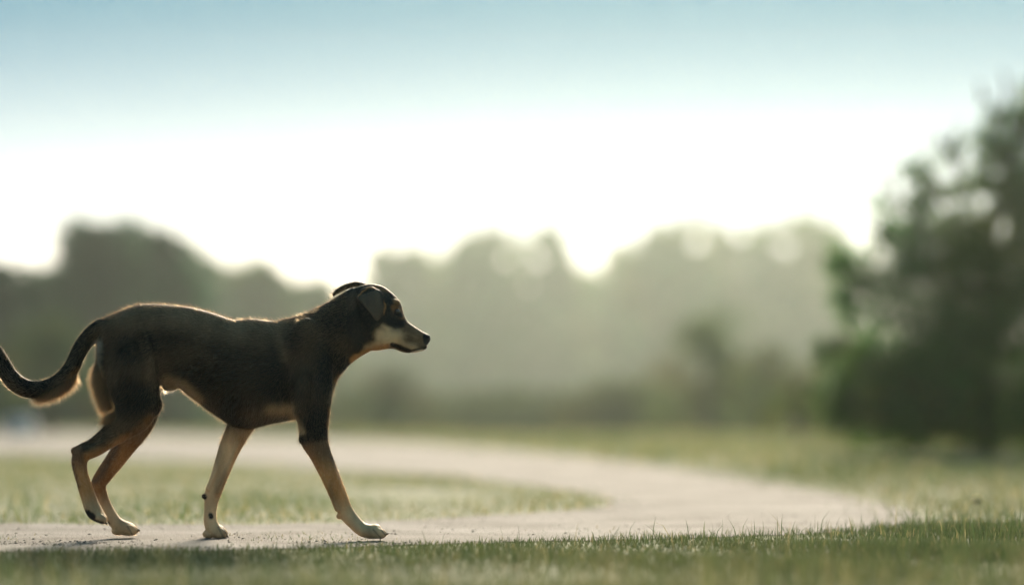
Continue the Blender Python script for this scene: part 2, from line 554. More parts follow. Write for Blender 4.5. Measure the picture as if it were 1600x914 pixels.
G1 = (.016, .056, .050); G2 = (.050, .090, .042); G3 = (.070, .110, .045)
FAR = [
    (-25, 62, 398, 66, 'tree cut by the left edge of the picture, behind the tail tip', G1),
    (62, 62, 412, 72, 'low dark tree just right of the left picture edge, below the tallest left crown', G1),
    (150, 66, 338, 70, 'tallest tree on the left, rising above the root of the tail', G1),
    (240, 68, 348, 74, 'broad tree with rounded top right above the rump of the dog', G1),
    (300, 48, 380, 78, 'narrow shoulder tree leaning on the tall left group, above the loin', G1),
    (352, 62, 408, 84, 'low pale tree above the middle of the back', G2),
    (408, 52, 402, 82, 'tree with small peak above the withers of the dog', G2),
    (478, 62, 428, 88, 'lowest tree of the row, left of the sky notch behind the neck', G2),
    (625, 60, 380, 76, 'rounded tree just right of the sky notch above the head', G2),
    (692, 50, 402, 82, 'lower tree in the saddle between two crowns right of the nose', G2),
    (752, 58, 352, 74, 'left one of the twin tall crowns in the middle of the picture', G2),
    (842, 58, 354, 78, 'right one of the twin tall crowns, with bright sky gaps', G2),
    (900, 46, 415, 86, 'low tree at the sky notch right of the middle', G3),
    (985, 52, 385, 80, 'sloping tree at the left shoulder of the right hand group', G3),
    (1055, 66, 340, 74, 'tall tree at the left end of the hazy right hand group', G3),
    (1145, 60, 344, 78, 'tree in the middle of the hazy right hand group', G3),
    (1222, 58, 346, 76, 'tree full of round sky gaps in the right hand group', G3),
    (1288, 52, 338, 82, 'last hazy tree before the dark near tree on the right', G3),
]
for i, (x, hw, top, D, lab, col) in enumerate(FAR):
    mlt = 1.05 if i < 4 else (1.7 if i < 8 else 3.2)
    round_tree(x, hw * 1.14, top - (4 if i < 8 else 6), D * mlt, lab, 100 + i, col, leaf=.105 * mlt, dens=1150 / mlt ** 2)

# far wood behind the row, and undergrowth at its foot: masses nobody could count
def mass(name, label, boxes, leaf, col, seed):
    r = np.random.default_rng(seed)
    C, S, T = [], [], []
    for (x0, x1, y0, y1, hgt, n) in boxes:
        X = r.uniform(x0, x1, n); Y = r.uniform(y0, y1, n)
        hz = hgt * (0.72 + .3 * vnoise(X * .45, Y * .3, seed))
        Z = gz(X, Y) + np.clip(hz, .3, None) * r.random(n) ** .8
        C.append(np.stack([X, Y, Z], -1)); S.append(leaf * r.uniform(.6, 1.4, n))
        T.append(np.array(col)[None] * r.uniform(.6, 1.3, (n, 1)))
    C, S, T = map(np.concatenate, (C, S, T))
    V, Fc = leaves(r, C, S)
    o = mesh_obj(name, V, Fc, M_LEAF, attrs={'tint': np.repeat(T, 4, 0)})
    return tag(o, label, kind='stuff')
mass('far_wood', 'dim wood closing the view behind the row of trees', [(-200, 200, 285, 305, 14, 90000)], .8, G1, 7)
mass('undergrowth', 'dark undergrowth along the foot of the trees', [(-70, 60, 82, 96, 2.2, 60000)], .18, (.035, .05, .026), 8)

# near dark tree at right, with a bare forked leader
def near_tree():
    D = 20.5
    X = (1545 - 800) / F * D
    k = D / F
    def rel(x, y, dy=0): return ((x - 1545) * k, dy, (HOR - y) * k + H + .006)
    L = []
    r = np.random.default_rng(77)
    spec = [(1560, 640, 70), (1470, 630, 62), (1640, 640, 80), (1400, 650, 42), (1345, 570, 42), (1300, 545, 30), (1420, 560, 62),
            (1500, 560, 75), (1600, 540, 85), (1325, 410, 40), (1390, 440, 56), (1460, 460, 70), (1540, 450, 80), (1630, 440, 85),
            (1395, 365, 40), (1455, 350, 50), (1520, 360, 62), (1600, 350, 78), (1490, 285, 40), (1555, 285, 50), (1620, 270, 62),
            (1660, 340, 80), (1690, 560, 90), (1575, 225, 26), (1640, 200, 44), (1440, 300, 24), (1375, 325, 20), (1390, 500, 56), (1460, 520, 60),
            (1540, 510, 80), (1420, 410, 50), (1500, 410, 64), (1570, 400, 70), (1440, 640, 60), (1510, 650, 70), (1600, 650, 80), (1690, 440, 90), (1700, 660, 90), (1572, 195, 30), (1605, 185, 42), (1530, 240, 34), (1625, 150, 34), (1400, 600, 60), (1360, 640, 55), (1450, 580, 60), (1330, 470, 34), (1430, 268, 28), (1482, 238, 26), (1300, 640, 46), (1330, 600, 46), (1370, 655, 50), (1440, 660, 50)]
    for x, y, s in spec:
        p = rel(x, y, r.uniform(-.25, .3)); s = s * k * 1.1
        L.append((*p, s * 1.05, s * .95, s * .85))
    root = lobes_tree('tree', 'dark bushy tree filling the right edge, nearest of all trees', (X, D, -.006), L, .030, 8500, (.042, .105, .024), 78,
                      .06, rel(1570, 230), None, twigs=5)
    # bare leading shoots above the crown
    J = Join(); r = np.random.default_rng(5)
    forks = [((1560, 250), (1558, 172)), ((1558, 190), (1538, 150)), ((1558, 186), (1575, 148)), ((1575, 160), (1566, 110)), ((1538, 160), (1530, 128)),
             ((1500, 270), (1462, 205)), ((1480, 240), (1500, 190)), ((1420, 330), (1368, 265)), ((1400, 300), (1392, 268)), ((1600, 250), (1605, 170)),
             ((1340, 420), (1275, 398)), ((1320, 545), (1258, 548)), ((1560, 250), (1590, 190)), ((1470, 300), (1440, 240)), ((1385, 380), (1345, 340))]
    for a, b in forks:
        p, q = limb(r, rel(*a), rel(*b, r.uniform(-.1, .1)), .024, .009, .06, 5)
        mesh_obj('branch', *tube(p, q, 5), M_BARK, root, smooth=True)
near_tree()

def shrub(x, y_base, hw, top, label, seed, col, leaf=.03):
    D = min(F * H / (y_base - HOR), 76)
    X = (x - 800) / F * D
    zb = float(gz(np.array([X]), np.array([D]))[0])
    Ht = H - (top - HOR) / F * D - zb
    W = hw / F * D
    r = np.random.default_rng(seed)
    L = []
    for i in range(9):
        a = i * 2.4
        t = (i + .5) / 9
        L.append((math.cos(a) * W * .6 * (1.1 - t), math.sin(a) * W * .5 * (1.1 - t), Ht * (.15 + .72 * t), W * .4, W * .36, Ht * .16))
    return lobes_tree('shrub', label, (X, D, zb), L, leaf * (1 if W < .8 else 1.7), 3200 if W < .8 else 1300, col, seed, W * .06, (0, 0, Ht * .7), 'shrubs before the trees', 'shrub', 'foliage')
shrub(1245, 692, 75, 560, 'sunlit shrub left of the dark near tree', 201, (.065, .085, .036))
shrub(1330, 697, 75, 500, 'tall loose shrub leaning at the foot of the dark near tree', 202, (.06, .085, .036))
shrub(1105, 672, 130, 480, 'tall pale green bush in the hazy middle distance, right of the middle', 206, (.055, .080, .042))
shrub(1190, 674, 100, 530, 'smaller pale bush left of the sunlit shrub, before the hazy trees', 207, (.060, .085, .040))
shrub(605, 668, 120, 575, 'dark low shrub right of the dog\'s chest', 203, (.035, .055, .032))
shrub(960, 667, 150, 590, 'dark wide shrub in the middle of the tree line', 204, (.04, .055, .03))
shrub(75, 678, 130, 480, 'dark shrub under the curve of the tail', 205, (.03, .05, .034))

# pale block at far left
def block():
    import bmesh
    bm = bmesh.new()
    bmesh.ops.create_cube(bm, size=1)
    D = 40.0
    w, h = 42 * D / F, 34 * D / F
    for v in bm.verts:
        v.co.x *= w * (0.9 if v.co.z > 0 else 1.0); v.co.y *= w * .8; v.co.z = (v.co.z + .5) * h
    bmesh.ops.bevel(bm, geom=list(bm.edges), offset=.05, segments=3, affect='EDGES')
    me = bpy.data.meshes.new('stone_block'); bm.to_mesh(me); bm.free()
    o = bpy.data.objects.new('stone_block', me); COL.objects.link(o)
    me.materials.append(M_STONE)
    o.location = ((34 - 800) / F * D, D, -.02)
    tag(o, 'pale grey block by the far path at the left edge', 'stone')
block()

# seed head at right
def seed_head():
    D = 8.6
    base = P(1512, 812, D); top = P(1527, 781, D)
    root = empty('seed_head', (base[0], D, -.006))
    b = np.array([base[0], D, -.006])
    r = np.random.default_rng(4)
    p, q = limb(r, (0, 0, 0), (top[0] - base[0], 0, top[2] + .006), .0016, .001, .05, 6)
    v, f = tube(p, q, 5)
    mesh_obj('stem', v, f, M_GRASS, root, True, {'tint': np.tile([[.16, .17, .08]], (len(v), 1))})
    n = 420
    e = r.normal(0, 1, (n, 3)); e /= np.linalg.norm(e, axis=1)[:, None]
    c = p[-1]
    w = np.cross(e, r.normal(0, 1, (n, 3))); w /= np.linalg.norm(w, axis=1)[:, None]
    V = np.stack([c + e * .002, c + e * .017 + w * .0012, c + e * .017 - w * .0012], 1).reshape(-1, 3)
    mesh_obj('seeds', V, np.arange(n * 3).reshape(n, 3), M_GRASS, root, attrs={'tint': np.tile([[.6, .58, .5]], (n * 3, 1))})
    tag(root, 'pale round seed head on a thin stem in the right hand grass', 'seed head')
seed_head()

# ------------------------------------------------------------------ haze
def haze():
    x0, x1, y0, y1, z0, z1 = -244, 244, -54, 344, -2.4, 24.5
    V = np.array([[x, y, z] for x in (x0, x1) for y in (y0, y1) for z in (z0, z1)])
    Fc = np.array([[0, 1, 3, 2], [4, 6, 7, 5], [0, 4, 5, 1], [2, 3, 7, 6], [0, 2, 6, 4], [1, 5, 7, 3]])
    m, n, l, out = new_mat('haze_air')
    v = n.new('ShaderNodeVolumePrincipled')
    v.inputs['Color'].default_value = (.84, .96, .88, 1)
    v.inputs['Density'].default_value = 0.00036
    v.inputs['Anisotropy'].default_value = 0.70
    l.new(v.outputs[0], out.inputs['Volume'])
    o = mesh_obj('haze', V, Fc, m)
    tag(o, 'thin sunlit evening haze over the meadow', kind='stuff')
haze()

# ------------------------------------------------------------------ the dog
PXM = DOG / F                      # metres per photo pixel at the dog
def station_interp(st, k=5):
    """st rows: x, y, dy(px), ux, uy, ru, rv, egg -> smooth rows"""
    st = np.array(st, float)
    out = []
    for i in range(len(st) - 1):
        p0, p1, p2, p3 = st[max(i - 1, 0)], st[i], st[i + 1], st[min(i + 2, len(st) - 1)]
        for t in np.arange(k) / k:
            c = 0.5 * (2 * p1 + (-p0 + p2) * t + (2 * p0 - 5 * p1 + 4 * p2 - p3) * t * t + (-p0 + 3 * p1 - 3 * p2 + p3) * t ** 3)
            out.append(c)
    out.append(st[-1])
    out = np.array(out)
    n = np.hypot(out[:, 3], out[:, 4])
    out[:, 3] /= n; out[:, 4] /= n
    return out

def loft(st, n=28, k=5):
    s = station_interp(st, k)
    # rounded caps
    V, rings = [], 0
    th = np.arange(n) / n * 2 * np.pi
    for (x, y, dy, ux, uy, ru, rv, egg) in s:
        ru, rv = max(ru, .5), max(rv, .5)
        c = P(x, y, DOG + dy * PXM)
        sx = np.cos(th); sy = np.sin(th)
        D_ = c[1] / F
        off = np.stack([ux * ru * D_ * sx, rv * PXM * sy * (1 + egg * sx), -uy * ru * D_ * sx], -1)
        V.append(c + off); rings += 1
    V = np.concatenate(V)
    c0, c1 = V[:n].mean(0), V[-n:].mean(0)
    Fq = []
    for i in range(rings - 1):
        for j in range(n):
            Fq.append((i * n + j, i * n + (j + 1) % n, (i + 1) * n + (j + 1) % n, (i + 1) * n + j))
    m = len(V)
    V = np.concatenate([V, [c0], [c1]])
    Ft = [(m, (j + 1) % n, j) for j in range(n)] + [(m + 1, (rings - 1) * n + j, (rings - 1) * n + (j + 1) % n) for j in range(n)]
    return V, Fq, Ft

def chain(pts, k=5):
    """pts rows: x, y, dy, r, w : tube of given in-plane and lateral radii along the points"""
    p = np.array(pts, float)
    st = []
    for i in range(len(p)):
        d = p[min(i + 1, len(p) - 1), :2] - p[max(i - 1, 0), :2]
        d /= np.hypot(*d) + 1e-9
        st.append((p[i, 0], p[i, 1], p[i, 2], d[1], -d[0], p[i, 3], p[i, 4], 0))
    return loft(st, 20, k)

def slab(rows):
    """rows: (top x, top y, bottom x, bottom y, half width, egg) cross sections traced in the side view"""
    st = []
    for tx, ty, bx, by, w, egg in rows:
        dx, dy_ = tx - bx, ty - by
        L = math.hypot(dx, dy_)
        st.append(((tx + bx) / 2, (ty + by) / 2, 0, dx / L, dy_ / L, L / 2, w, egg))
    return loft(st, 32, 6)

def ball(x, y, dy, rx, ry, rz, tilt=0):
    c, s = math.cos(math.radians(tilt)), math.sin(math.radians(tilt))
    st = []
    for t in np.linspace(-.985, .985, 9):
        q = math.sqrt(1 - t * t)
        st.append((x + c * rx * t, y + s * rx * t, dy, -s, c, ry * q, rz * q, 0))
    return loft(st, 18, 2)

pieces = []
torso = [(157, 500, 160, 527, 15, 0), (172, 492.5, 174, 572, 33, 0), (196, 482, 198, 606, 44, .1), (215, 475.5, 217, 610, 47, .1),
         (240, 474.5, 244, 602, 46, .05), (270, 476.5, 273, 602, 44, 0), (300, 480, 300, 622, 47, -.05), (331, 488, 331, 645, 51, -.1),
         (365, 499, 362, 664, 55, -.14), (392, 497, 392, 669, 56, -.16), (427, 501, 424, 662, 53, -.18), (447, 497, 456, 656, 47, -.15),
         (466, 493, 490, 652, 42, .0), (486, 486, 512, 640, 38, .05)]
pieces.append(slab(torso))
neck = [(440, 500, 505, 650, 40, .05), (463, 494, 518, 622, 42, .1), (487, 485, 527, 594, 38, .12), (511, 473, 540, 577, 33, .1), (532, 459, 556, 562, 30, .05),
        (552, 448, 578, 549, 28, 0)]
pieces.append(slab(neck))
head = [(552, 450, 572, 546, 24, -.1), (568, 445, 583, 548, 29, -.12), (583, 443.5, 594, 547, 31, -.18), (599, 447.5, 604, 545.5, 31, -.2), (612, 457, 612, 545, 27, -.2),
        (621, 466, 619, 546.5, 22, -.15), (627.5, 477, 625, 549, 18, -.1), (630, 488, 630, 550.5, 16, 0), (636, 501, 637, 551.5, 15, 0), (647, 509.5, 648, 551, 14, .05),
        (657, 516, 657, 548, 12.5, .1), (664, 520, 663, 544, 10.5, .1), (669, 523, 667, 540, 8, .1), (671.5, 527, 670, 534, 4, 0)]
pieces.append(slab(head))
pieces.append(ball(617, 475, -14, 9, 8, 7))      # brow
pieces.append(ball(617, 475, 14, 9, 8, 7))
pieces.append(ball(600, 520, -19, 26, 20, 10, 10))   # cheek
pieces.append(ball(600, 520, 19, 26, 20, 10, 10))
pieces.append(ball(648, 540, -8, 20, 9, 7, 8))     # flews
pieces.append(ball(648, 540, 8, 20, 9, 7, 8))
pieces.append(ball(667, 529, 0, 6, 7.5, 8.5))       # nose
# near ear (hangs down beside the cheek)
pieces.append(loft([(573, 456, -24, .93, -.35, 16, 5, 0), (577, 460, -34, .95, -.3, 20, 4.4, 0), (583, 470, -41, .97, -.22, 18.5, 3.6, 0), (587, 481, -45, .98, -.15, 14.5, 3.2, 0),
                    (589, 491, -47, 1, -.05, 9.5, 3, 0), (589.5, 498, -47, 1, 0, 5, 2.6, 0), (589, 501, -46, 1, 0, 1.5, 2, 0)], 20, 5))
pieces.append(ball(572, 456, -25, 15, 7, 7, -25))
# far ear, laid back
pieces.append(loft([(572, 449, 20, .15, 1, 7, 12, 0), (558, 444.5, 30, .2, 1, 5.0, 15, 0), (544, 447, 37, .35, 1, 4.5, 15, 0), (532, 452.5, 41, .5, 1, 4.2, 12, 0), (523, 458.5, 43, .6, .9, 3.8, 8, 0), (519.5, 463, 43, .7, .7, 2.5, 4, 0)], 20, 5))
# tail
tail = [(172, 512, 0, 17, 15), (158, 513, 0, 15, 13), (141, 525, 0, 13.5, 12.5), (125, 546, 0, 12.5, 12), (114, 570, 0, 12.5, 12), (101, 590, 0, 14, 13), (82, 603, 0, 14, 13),
        (58, 609, 0, 14, 13), (34, 604, 0, 14.5, 13), (15, 588, 0, 14, 13), (5, 568, 0, 12, 11), (0, 552, 0, 8, 8), (-1, 542, 0, 3, 3)]
pieces.append(chain(tail))
# near fore leg
nf = [(474, 540, -26, 44, 18), (481, 575, -33, 40, 20), (487, 612, -38, 33, 21), (489, 645, -40, 27, 20), (490, 672, -42, 23, 19), (492, 690, -42, 21.5, 17), (500, 708, -42, 17.5, 15.5),
      (509, 728, -42, 15.8, 14), (518, 748, -42, 14.2, 12.8), (527, 768, -42, 13, 12), (534.5, 786, -42, 12, 12), (541, 801, -42, 12.4, 12.5), (552, 814, -42, 11.3, 13),
      (565, 826, -42, 11, 14.5), (578, 830, -42, 11.5, 16), (590, 832, -42, 9.5, 15), (599, 834, -42, 6, 10)]
pieces.append(chain(nf))
pieces.append(ball(472, 685, -42, 6, 9, 9))           # elbow
pieces.append(ball(530, 806, -42, 5, 5, 5))           # carpal pad
for dz in (-13, -4.5, 4.5, 13):
    e = 3 if abs(dz) > 8 else 0
    pieces.append(ball(593 - e, 833, -42 + dz, 12, 8.5, 5.2, 12))
    pieces.append(ball(605 - e, 833.5, -42 + dz, 4.5, 2.2, 1.8, -10))
pieces.append(ball(587, 826, -42, 9, 8, 15, 10))
# far fore leg
ff = [(400, 600, 28, 34, 18), (388, 640, 36, 27, 19), (374, 668, 42, 20.5, 17), (361, 695, 42, 17.5, 15.5), (353, 715, 42, 15.5, 14), (346, 735, 42, 14, 13), (339, 754, 42, 13, 12), (333, 770, 42, 13, 12.5),
      (330, 784, 42, 10.8, 11), (328.5, 800, 42, 9.6, 10.5), (328.5, 813, 42, 10.3, 12), (333, 825, 42, 11.5, 14), (341, 831, 42, 10.5, 15), (349, 834, 42, 7.5, 13), (354, 836, 42, 4, 8)]
pieces.append(chain(ff))
pieces.append(ball(319, 775, 42, 4.5, 4.5, 5))
pieces.append(ball(326, 834, 42, 10, 7, 11))
pieces.append(ball(344, 828, 42, 8, 7.5, 14, 35))
for dz in (-12, -4, 4, 12):
    e = 3 if abs(dz) > 8 else 0
    pieces.append(ball(347 - e, 833, 42 + dz, 9.5, 8.5, 5, 30))
    pieces.append(ball(355 - e, 838, 42 + dz, 3.5, 2, 1.6, 30))
# near hind leg
nh = [(206, 522, -22, 40, 20), (206, 560, -30, 41, 22), (208, 598, -36, 41, 23), (212, 630, -40, 36, 22), (205, 652, -42, 30, 19), (187, 668, -42, 23, 16), (170, 686, -42, 14.5, 13.5), (151, 702, -42, 10.5, 12.5),
      (131, 708, -42, 13.2, 11.5), (124, 720, -42, 12.8, 11.5), (126, 738, -42, 11, 11), (132, 757, -42, 11, 10.5), (138, 775, -42, 11.5, 11.5), (143, 790, -42, 12.5, 13.5), (149, 801, -42, 12.5, 15),
      (158, 809, -42, 9, 15), (165, 813, -42, 5.5, 10)]
pieces.append(chain(nh))
pieces.append(chain([(186, 650, -42, 9, 9), (168, 668, -42, 7, 6), (146, 686, -42, 5, 4.5), (128, 697, -42, 5, 4.5), (116, 703, -42, 5, 5)]))
pieces.append(ball(236, 632, -38, 18, 20, 18))        # stifle
pieces.append(ball(118, 705, -42, 8, 7, 7.5, 30))     # point of hock
for dz in (-13, -4.5, 4.5, 13):
    pieces.append(ball(158, 810, -42 + dz, 10, 7, 5, 35))
    pieces.append(ball(166, 817, -42 + dz, 3.5, 2, 1.6, 40))
# far hind leg
fh = [(222, 590, 25, 29, 18), (225, 635, 36, 25, 20), (216, 665, 42, 22, 17), (197, 694, 42, 17.5, 15), (178, 721, 42, 15, 13), (161, 744, 42, 13.2, 12), (154, 757, 42, 12, 11.5), (157, 771, 42, 10.5, 10.5),
      (163, 786, 42, 9.6, 10), (171, 801, 42, 9.4, 10.5), (180, 815, 42, 10.3, 12.5), (190, 823, 42, 11.5, 15), (202, 826.5, 42, 10.5, 15), (211, 829, 42, 7, 11)]
pieces.append(chain(fh))
pieces.append(ball(185, 829, 42, 11, 7, 12))
for dz in (-13, -4.5, 4.5, 13):
    e = 3 if abs(dz) > 8 else 0
    pieces.append(ball(206 - e, 827.5, 42 + dz, 10, 8, 5, 15))
    pieces.append(ball(216 - e, 828, 42 + dz, 4, 2.1, 1.7, 15))
# tendons that stand out on the lower legs
pieces.append(chain([(352, 702, 31, 4, 5), (338, 735, 31, 4, 5), (324, 766, 31, 4, 5)]))
pieces.append(chain([(373, 690, 31, 3.5, 5), (354, 738, 31, 3.5, 5), (341, 772, 31, 3.5, 5)]))
pieces.append(chain([(500, 735, -51, 4, 5), (514, 765, -51, 4, 5), (528, 798, -51, 4, 5)]))
pieces.append(chain([(510, 708, -47, 3, 4), (519, 728, -50, 3.5, 5), (531, 760, -50, 3.5, 5), (542, 790, -48, 3, 4), (546, 800, -46, 2, 3)]))
pieces.append(chain([(119, 728, -49, 4, 5), (125, 760, -49, 4, 5), (135, 792, -49, 4, 5)]))
pieces.append(chain([(150, 752, 34, 4, 5), (160, 784, 34, 4, 5), (172, 812, 34, 4, 5)]))
# sheath under the belly, buttock, shoulder and rib relief
pieces.append(ball(266, 603, 0, 14, 9, 9, -10))
pieces.append(ball(167, 580, -8, 14, 60, 26, -8))
pieces.append(ball(167, 580, 12, 14, 60, 26, -8))
pieces.append(ball(468, 545, -36, 26, 52, 15, 18))
pieces.append(ball(474, 618, -50, 20, 42, 15, 6))
pieces.append(ball(502, 718, -50, 9, 30, 8, -24))
pieces.append(ball(204, 585, -50, 27, 52, 14, 4))
pieces.append(ball(232, 560, -44, 12, 48, 14, -8))

dog = empty('dog', (P(360, 840)[0], DOG, 0.0))
VV, FF4, FF3, off = [], [], [], 0
for v, q, t in pieces:
    VV.append(v); FF4 += [tuple(i + off for i in f) for f in q]; FF3 += [tuple(i + off for i in f) for f in t]
    off += len(v)
VV = np.concatenate(VV)
tmp = mesh_obj('tmp', VV, [np.array(FF4), np.array(FF3)], None)
md = tmp.modifiers.new('remesh', 'REMESH')
md.mode = 'VOXEL'; md.voxel_size = 0.0030; md.adaptivity = 0.0
dg = bpy.context.evaluated_depsgraph_get()
bm_me = bpy.data.meshes.new_from_object(tmp.evaluated_get(dg))
n = len(bm_me.vertices)
co = np.empty(n * 3, np.float32); bm_me.vertices.foreach_get('co', co); co = co.reshape(-1, 3).astype(float)
ed = np.empty(len(bm_me.edges) * 2, np.int32); bm_me.edges.foreach_get('vertices', ed); ed = ed.reshape(-1, 2)
bpy.data.objects.remove(tmp)

def to_px(c):
    return 800 + F * c[:, 0] / c[:, 1], HOR - F * (c[:, 2] - H) / c[:, 1], (c[:, 1] - DOG) / PXM

deg = np.bincount(ed.ravel(), minlength=n)[:, None].astype(float)
def lap(c):
    s = np.zeros_like(c)
    for k in range(3):
        s[:, k] = np.bincount(ed[:, 0], c[ed[:, 1], k], n) + np.bincount(ed[:, 1], c[ed[:, 0], k], n)
    return s / deg - c
px, py, pd = to_px(co)
soft = np.where(px > 548, .14, np.where(py > 805, .05, np.where(py > 690, .16, 1.0)))
soft = np.where((px < 170) & (py < 640), .5, soft)
soft = np.convolve(soft, [1.0], 'same')[:, None]
for it in range(16):
    co += lap(co) * .5 * soft
for it in range(20):
    co += lap(co) * .55 * soft
    co -= lap(co) * .50 * soft * (1 if it % 2 else .9)
co[:, 2] = np.maximum(co[:, 2], 0.0008)
px, py, pd = to_px(co)

# coat markings, with some sheen, rim light and shade, painted on the skin and inherited by the fur
def cap(a, b, r, s, x=px, y=py):
    return 1 - sstep(r - s, r + s, seg_dist(x, y, a, b))
nz1 = vnoise(px * .11, py * .11, 21) * 3.5 + vnoise(px * .35, py * .35, 22) * 1.5
def coat(px, py, pd, nz):
    x, y = px + nz, py + nz * .7
    c_ = lambda a, b, r, s: 1 - sstep(r - s, r + s, seg_dist(x, y, a, b))
    dark = np.array([.0065, .0065, .0050]); brown = np.array([.34, .215, .125]); tan = np.array([.58, .27, .095]); pale = np.array([.74, .49, .265]); white = np.array([.82, .7, .55])
    C = np.tile(dark, (len(x), 1))
    def lay(col, m):
        nonlocal C
        C = C * (1 - m[:, None]) + col * m[:, None]
    near = 1 - sstep(8, 18, pd)
    far = 1 - near
    # browner back, with the sky's sheen on back and flank painted in
    lay(brown, .75 * np.maximum.reduce([c_((190, 480), (285, 478), 26, 26), c_((285, 482), (365, 503), 28, 28), c_((375, 500), (430, 505), 18, 20)]))
    lay(brown * .5, .5 * np.maximum.reduce([c_((480, 500), (515, 480), 8, 16), c_((380, 645), (420, 650), 6, 14), c_((330, 560), (400, 580), 6, 24) * .4, c_((215, 520), (225, 560), 8, 24) * .6]))
    lay(brown * .8, .6 * np.maximum(c_((436, 520), (447, 560), 6, 8), c_((235, 560), (232, 590), 6, 12)))  # brown stripes; the one behind the shoulder blade is a painted highlight
    lay(brown * .42, .7 * np.clip(vnoise(px * .045, py * .06, 61) + .25, 0, 1) * (1 - .8 * c_((300, 585), (440, 590), 30, 40)))
    # ear leather and tan edges, with the backlit rim painted into them
    lay(np.array([.095, .068, .045]), c_((577, 462), (589, 494), 16, 3) * (pd < -34))
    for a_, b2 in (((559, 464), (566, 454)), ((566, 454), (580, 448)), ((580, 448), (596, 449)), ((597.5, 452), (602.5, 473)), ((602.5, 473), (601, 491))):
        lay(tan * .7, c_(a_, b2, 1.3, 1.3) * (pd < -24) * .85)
    # belly, groin, brisket, buttock
    lay(pale * .65, .85 * np.maximum(c_((262, 598), (285, 603), 10, 6), c_((285, 603), (312, 628), 9, 7)))
    lay(pale * .8, .9 * np.maximum(c_((425, 640), (452, 640), 8, 9), c_((452, 640), (470, 672), 5, 6)))
    lay(white * .6, c_((152, 540), (143, 580), 8, 6) * .7)
    lay(pale, c_((143, 585), (166, 645), 13, 7) * .9)
    lay(white, c_((258, 612), (268, 612), 4, 3))
    lay(tan * .6, c_((128, 578), (80, 624), 4, 6) * .6)
    # fore legs
    m = (x > 450) & (y > 670)
    t = sstep(683, 700, y + (x - 490) * .25) * m
    lay(np.array([.22, .115, .055]), t)
    lay(tan, sstep(702, 745, y - (x - 505) * .2) * m)
    lay(pale, sstep(770, 815, y) * m * .85)
    lay(tan * .7, c_((517, 640), (514, 690), 2, 4) * .8)
    lay(np.array([.07, .045, .03]), near * c_((520, 716), (533, 748), 2, 3) * .8)
    m = ((x > 300) & (x < 420) & (y > 640)) * far
    lay(pale, m * sstep(655, 690, y))
    lay(tan * .8, m * c_((380, 690), (345, 770), 7, 6) * .5)
    # hind legs
    nh_ = (x < 262) * near
    lay(tan * .55, nh_ * np.maximum(c_((238, 655), (200, 688), 6, 8), 0) * .7)
    lay(tan * .8, nh_ * c_((200, 690), (140, 718), 9, 8) * .9)
    lay(np.array([.20, .10, .05]), nh_ * c_((114, 703), (120, 728), 12, 8))
    lay(tan * .85, nh_ * sstep(715, 745, y) * (x < 180))
    lay(pale * .75, nh_ * sstep(765, 800, y) * (x < 180))
    lay(np.array([.05, .03, .02]), nh_ * c_((112, 728), (122, 760), 4, 4) * .7)
    fh_ = (x < 262) * far
    lay(tan * .55, fh_ * sstep(655, 690, y))
    lay(np.array([.06, .05, .04]), fh_ * c_((182, 700), (150, 750), 6, 8) * .8)
    lay(pale * .9, fh_ * sstep(765, 800, y))
    # face
    h_ = (x > 540)
    lay(pale * .85, h_ * np.maximum.reduce([c_((600, 527), (640, 532), 14, 8), c_((604, 512), (606, 530), 6, 6), c_((578, 544), (600, 536), 8, 7)]))
    lay(tan * .9, h_ * np.maximum(c_((552, 563), (582, 550), 6, 4), c_((584, 548), (605, 543), 5, 4)))
    lay(tan * .9, c_((524, 596), (538, 581), 2, 3) * .7)
    lay(np.array([.17, .10, .05]), h_ * np.maximum(c_((637, 512), (660, 526), 8, 5), c_((640, 530), (660, 535), 7, 5)))
    lay(tan * .55, h_ * np.maximum(c_((619, 470), (624, 474), 4, 3), c_((628, 482), (631, 492), 2, 3)) * .8)
    lay(dark, h_ * np.maximum(c_((607, 500), (620, 503), 9, 4), 0) * (y < 513))
    lay(tan * .35, h_ * c_((617, 482), (626, 490), 6, 3))
    lay(dark, h_ * c_((617, 488), (622, 489), 4, 2))
    lay(tan * .5, h_ * c_((584, 447), (604, 452), 2, 4) * .5)
    # lips and nose
    xs, ys = px, py
    e_ = lambda a, b, r, s: 1 - sstep(r - s, r + s, seg_dist(xs, ys, a, b))
    lay(np.array([.015, .012, .012]), h_ * np.maximum.reduce([e_((613, 538.5), (626, 542.5), 3.6, 1.5), e_((626, 543), (640, 548), 3, 1.4), e_((640, 548), (655, 545.5), 1.6, 1)]))
    lay(white * .9, h_ * e_((642, 554), (662, 547.5), 3.0, 1.5) * (ys > 546))
    lay(np.array([.010, .010, .010]), h_ * e_((667, 526), (668, 533), 6.5, 1.2))
    # pads, nails, claws; then shade between the toes, painted as dark lines
    pad = np.array([.02, .018, .017])
    lay(pad, near * e_((136, 802), (143, 807), 6.5, 1.5) * (xs < 180))
    lay(pad * 2, near * e_((146, 813), (165, 819), 3, 1.5) * (xs < 180))
    lay(pad, far * e_((317, 775), (319, 776), 4.5, 1.5))
    lay(pad, far * e_((329, 804), (330, 807), 3.6, 1.2))
    for q in ((607, 833.5), (357, 839), (218, 828.5), (168, 818.5)):
        lay(pad, e_(q, q, 4.0, 1.0) * .9)
    for a_, b2, mm in (((583, 827), (597, 842), near), ((592, 822), (603, 837), near), ((341, 823), (350, 841), far), ((348, 823), (355, 836), far), ((199, 822), (208, 837), far)):
        lay(pad * 3, mm * e_(a_, b2, 1.0, .7) * .75)
    C = C * (1 + .22 * vnoise(px * .12, py * .06, 51) + .12 * vnoise(px * .4, py * .22, 52))[:, None].clip(.5, 1.6)
    lay(np.array([.12, .095, .07]), sstep(834, 843, ys) * .6)
    return np.clip(C, .004, 1)
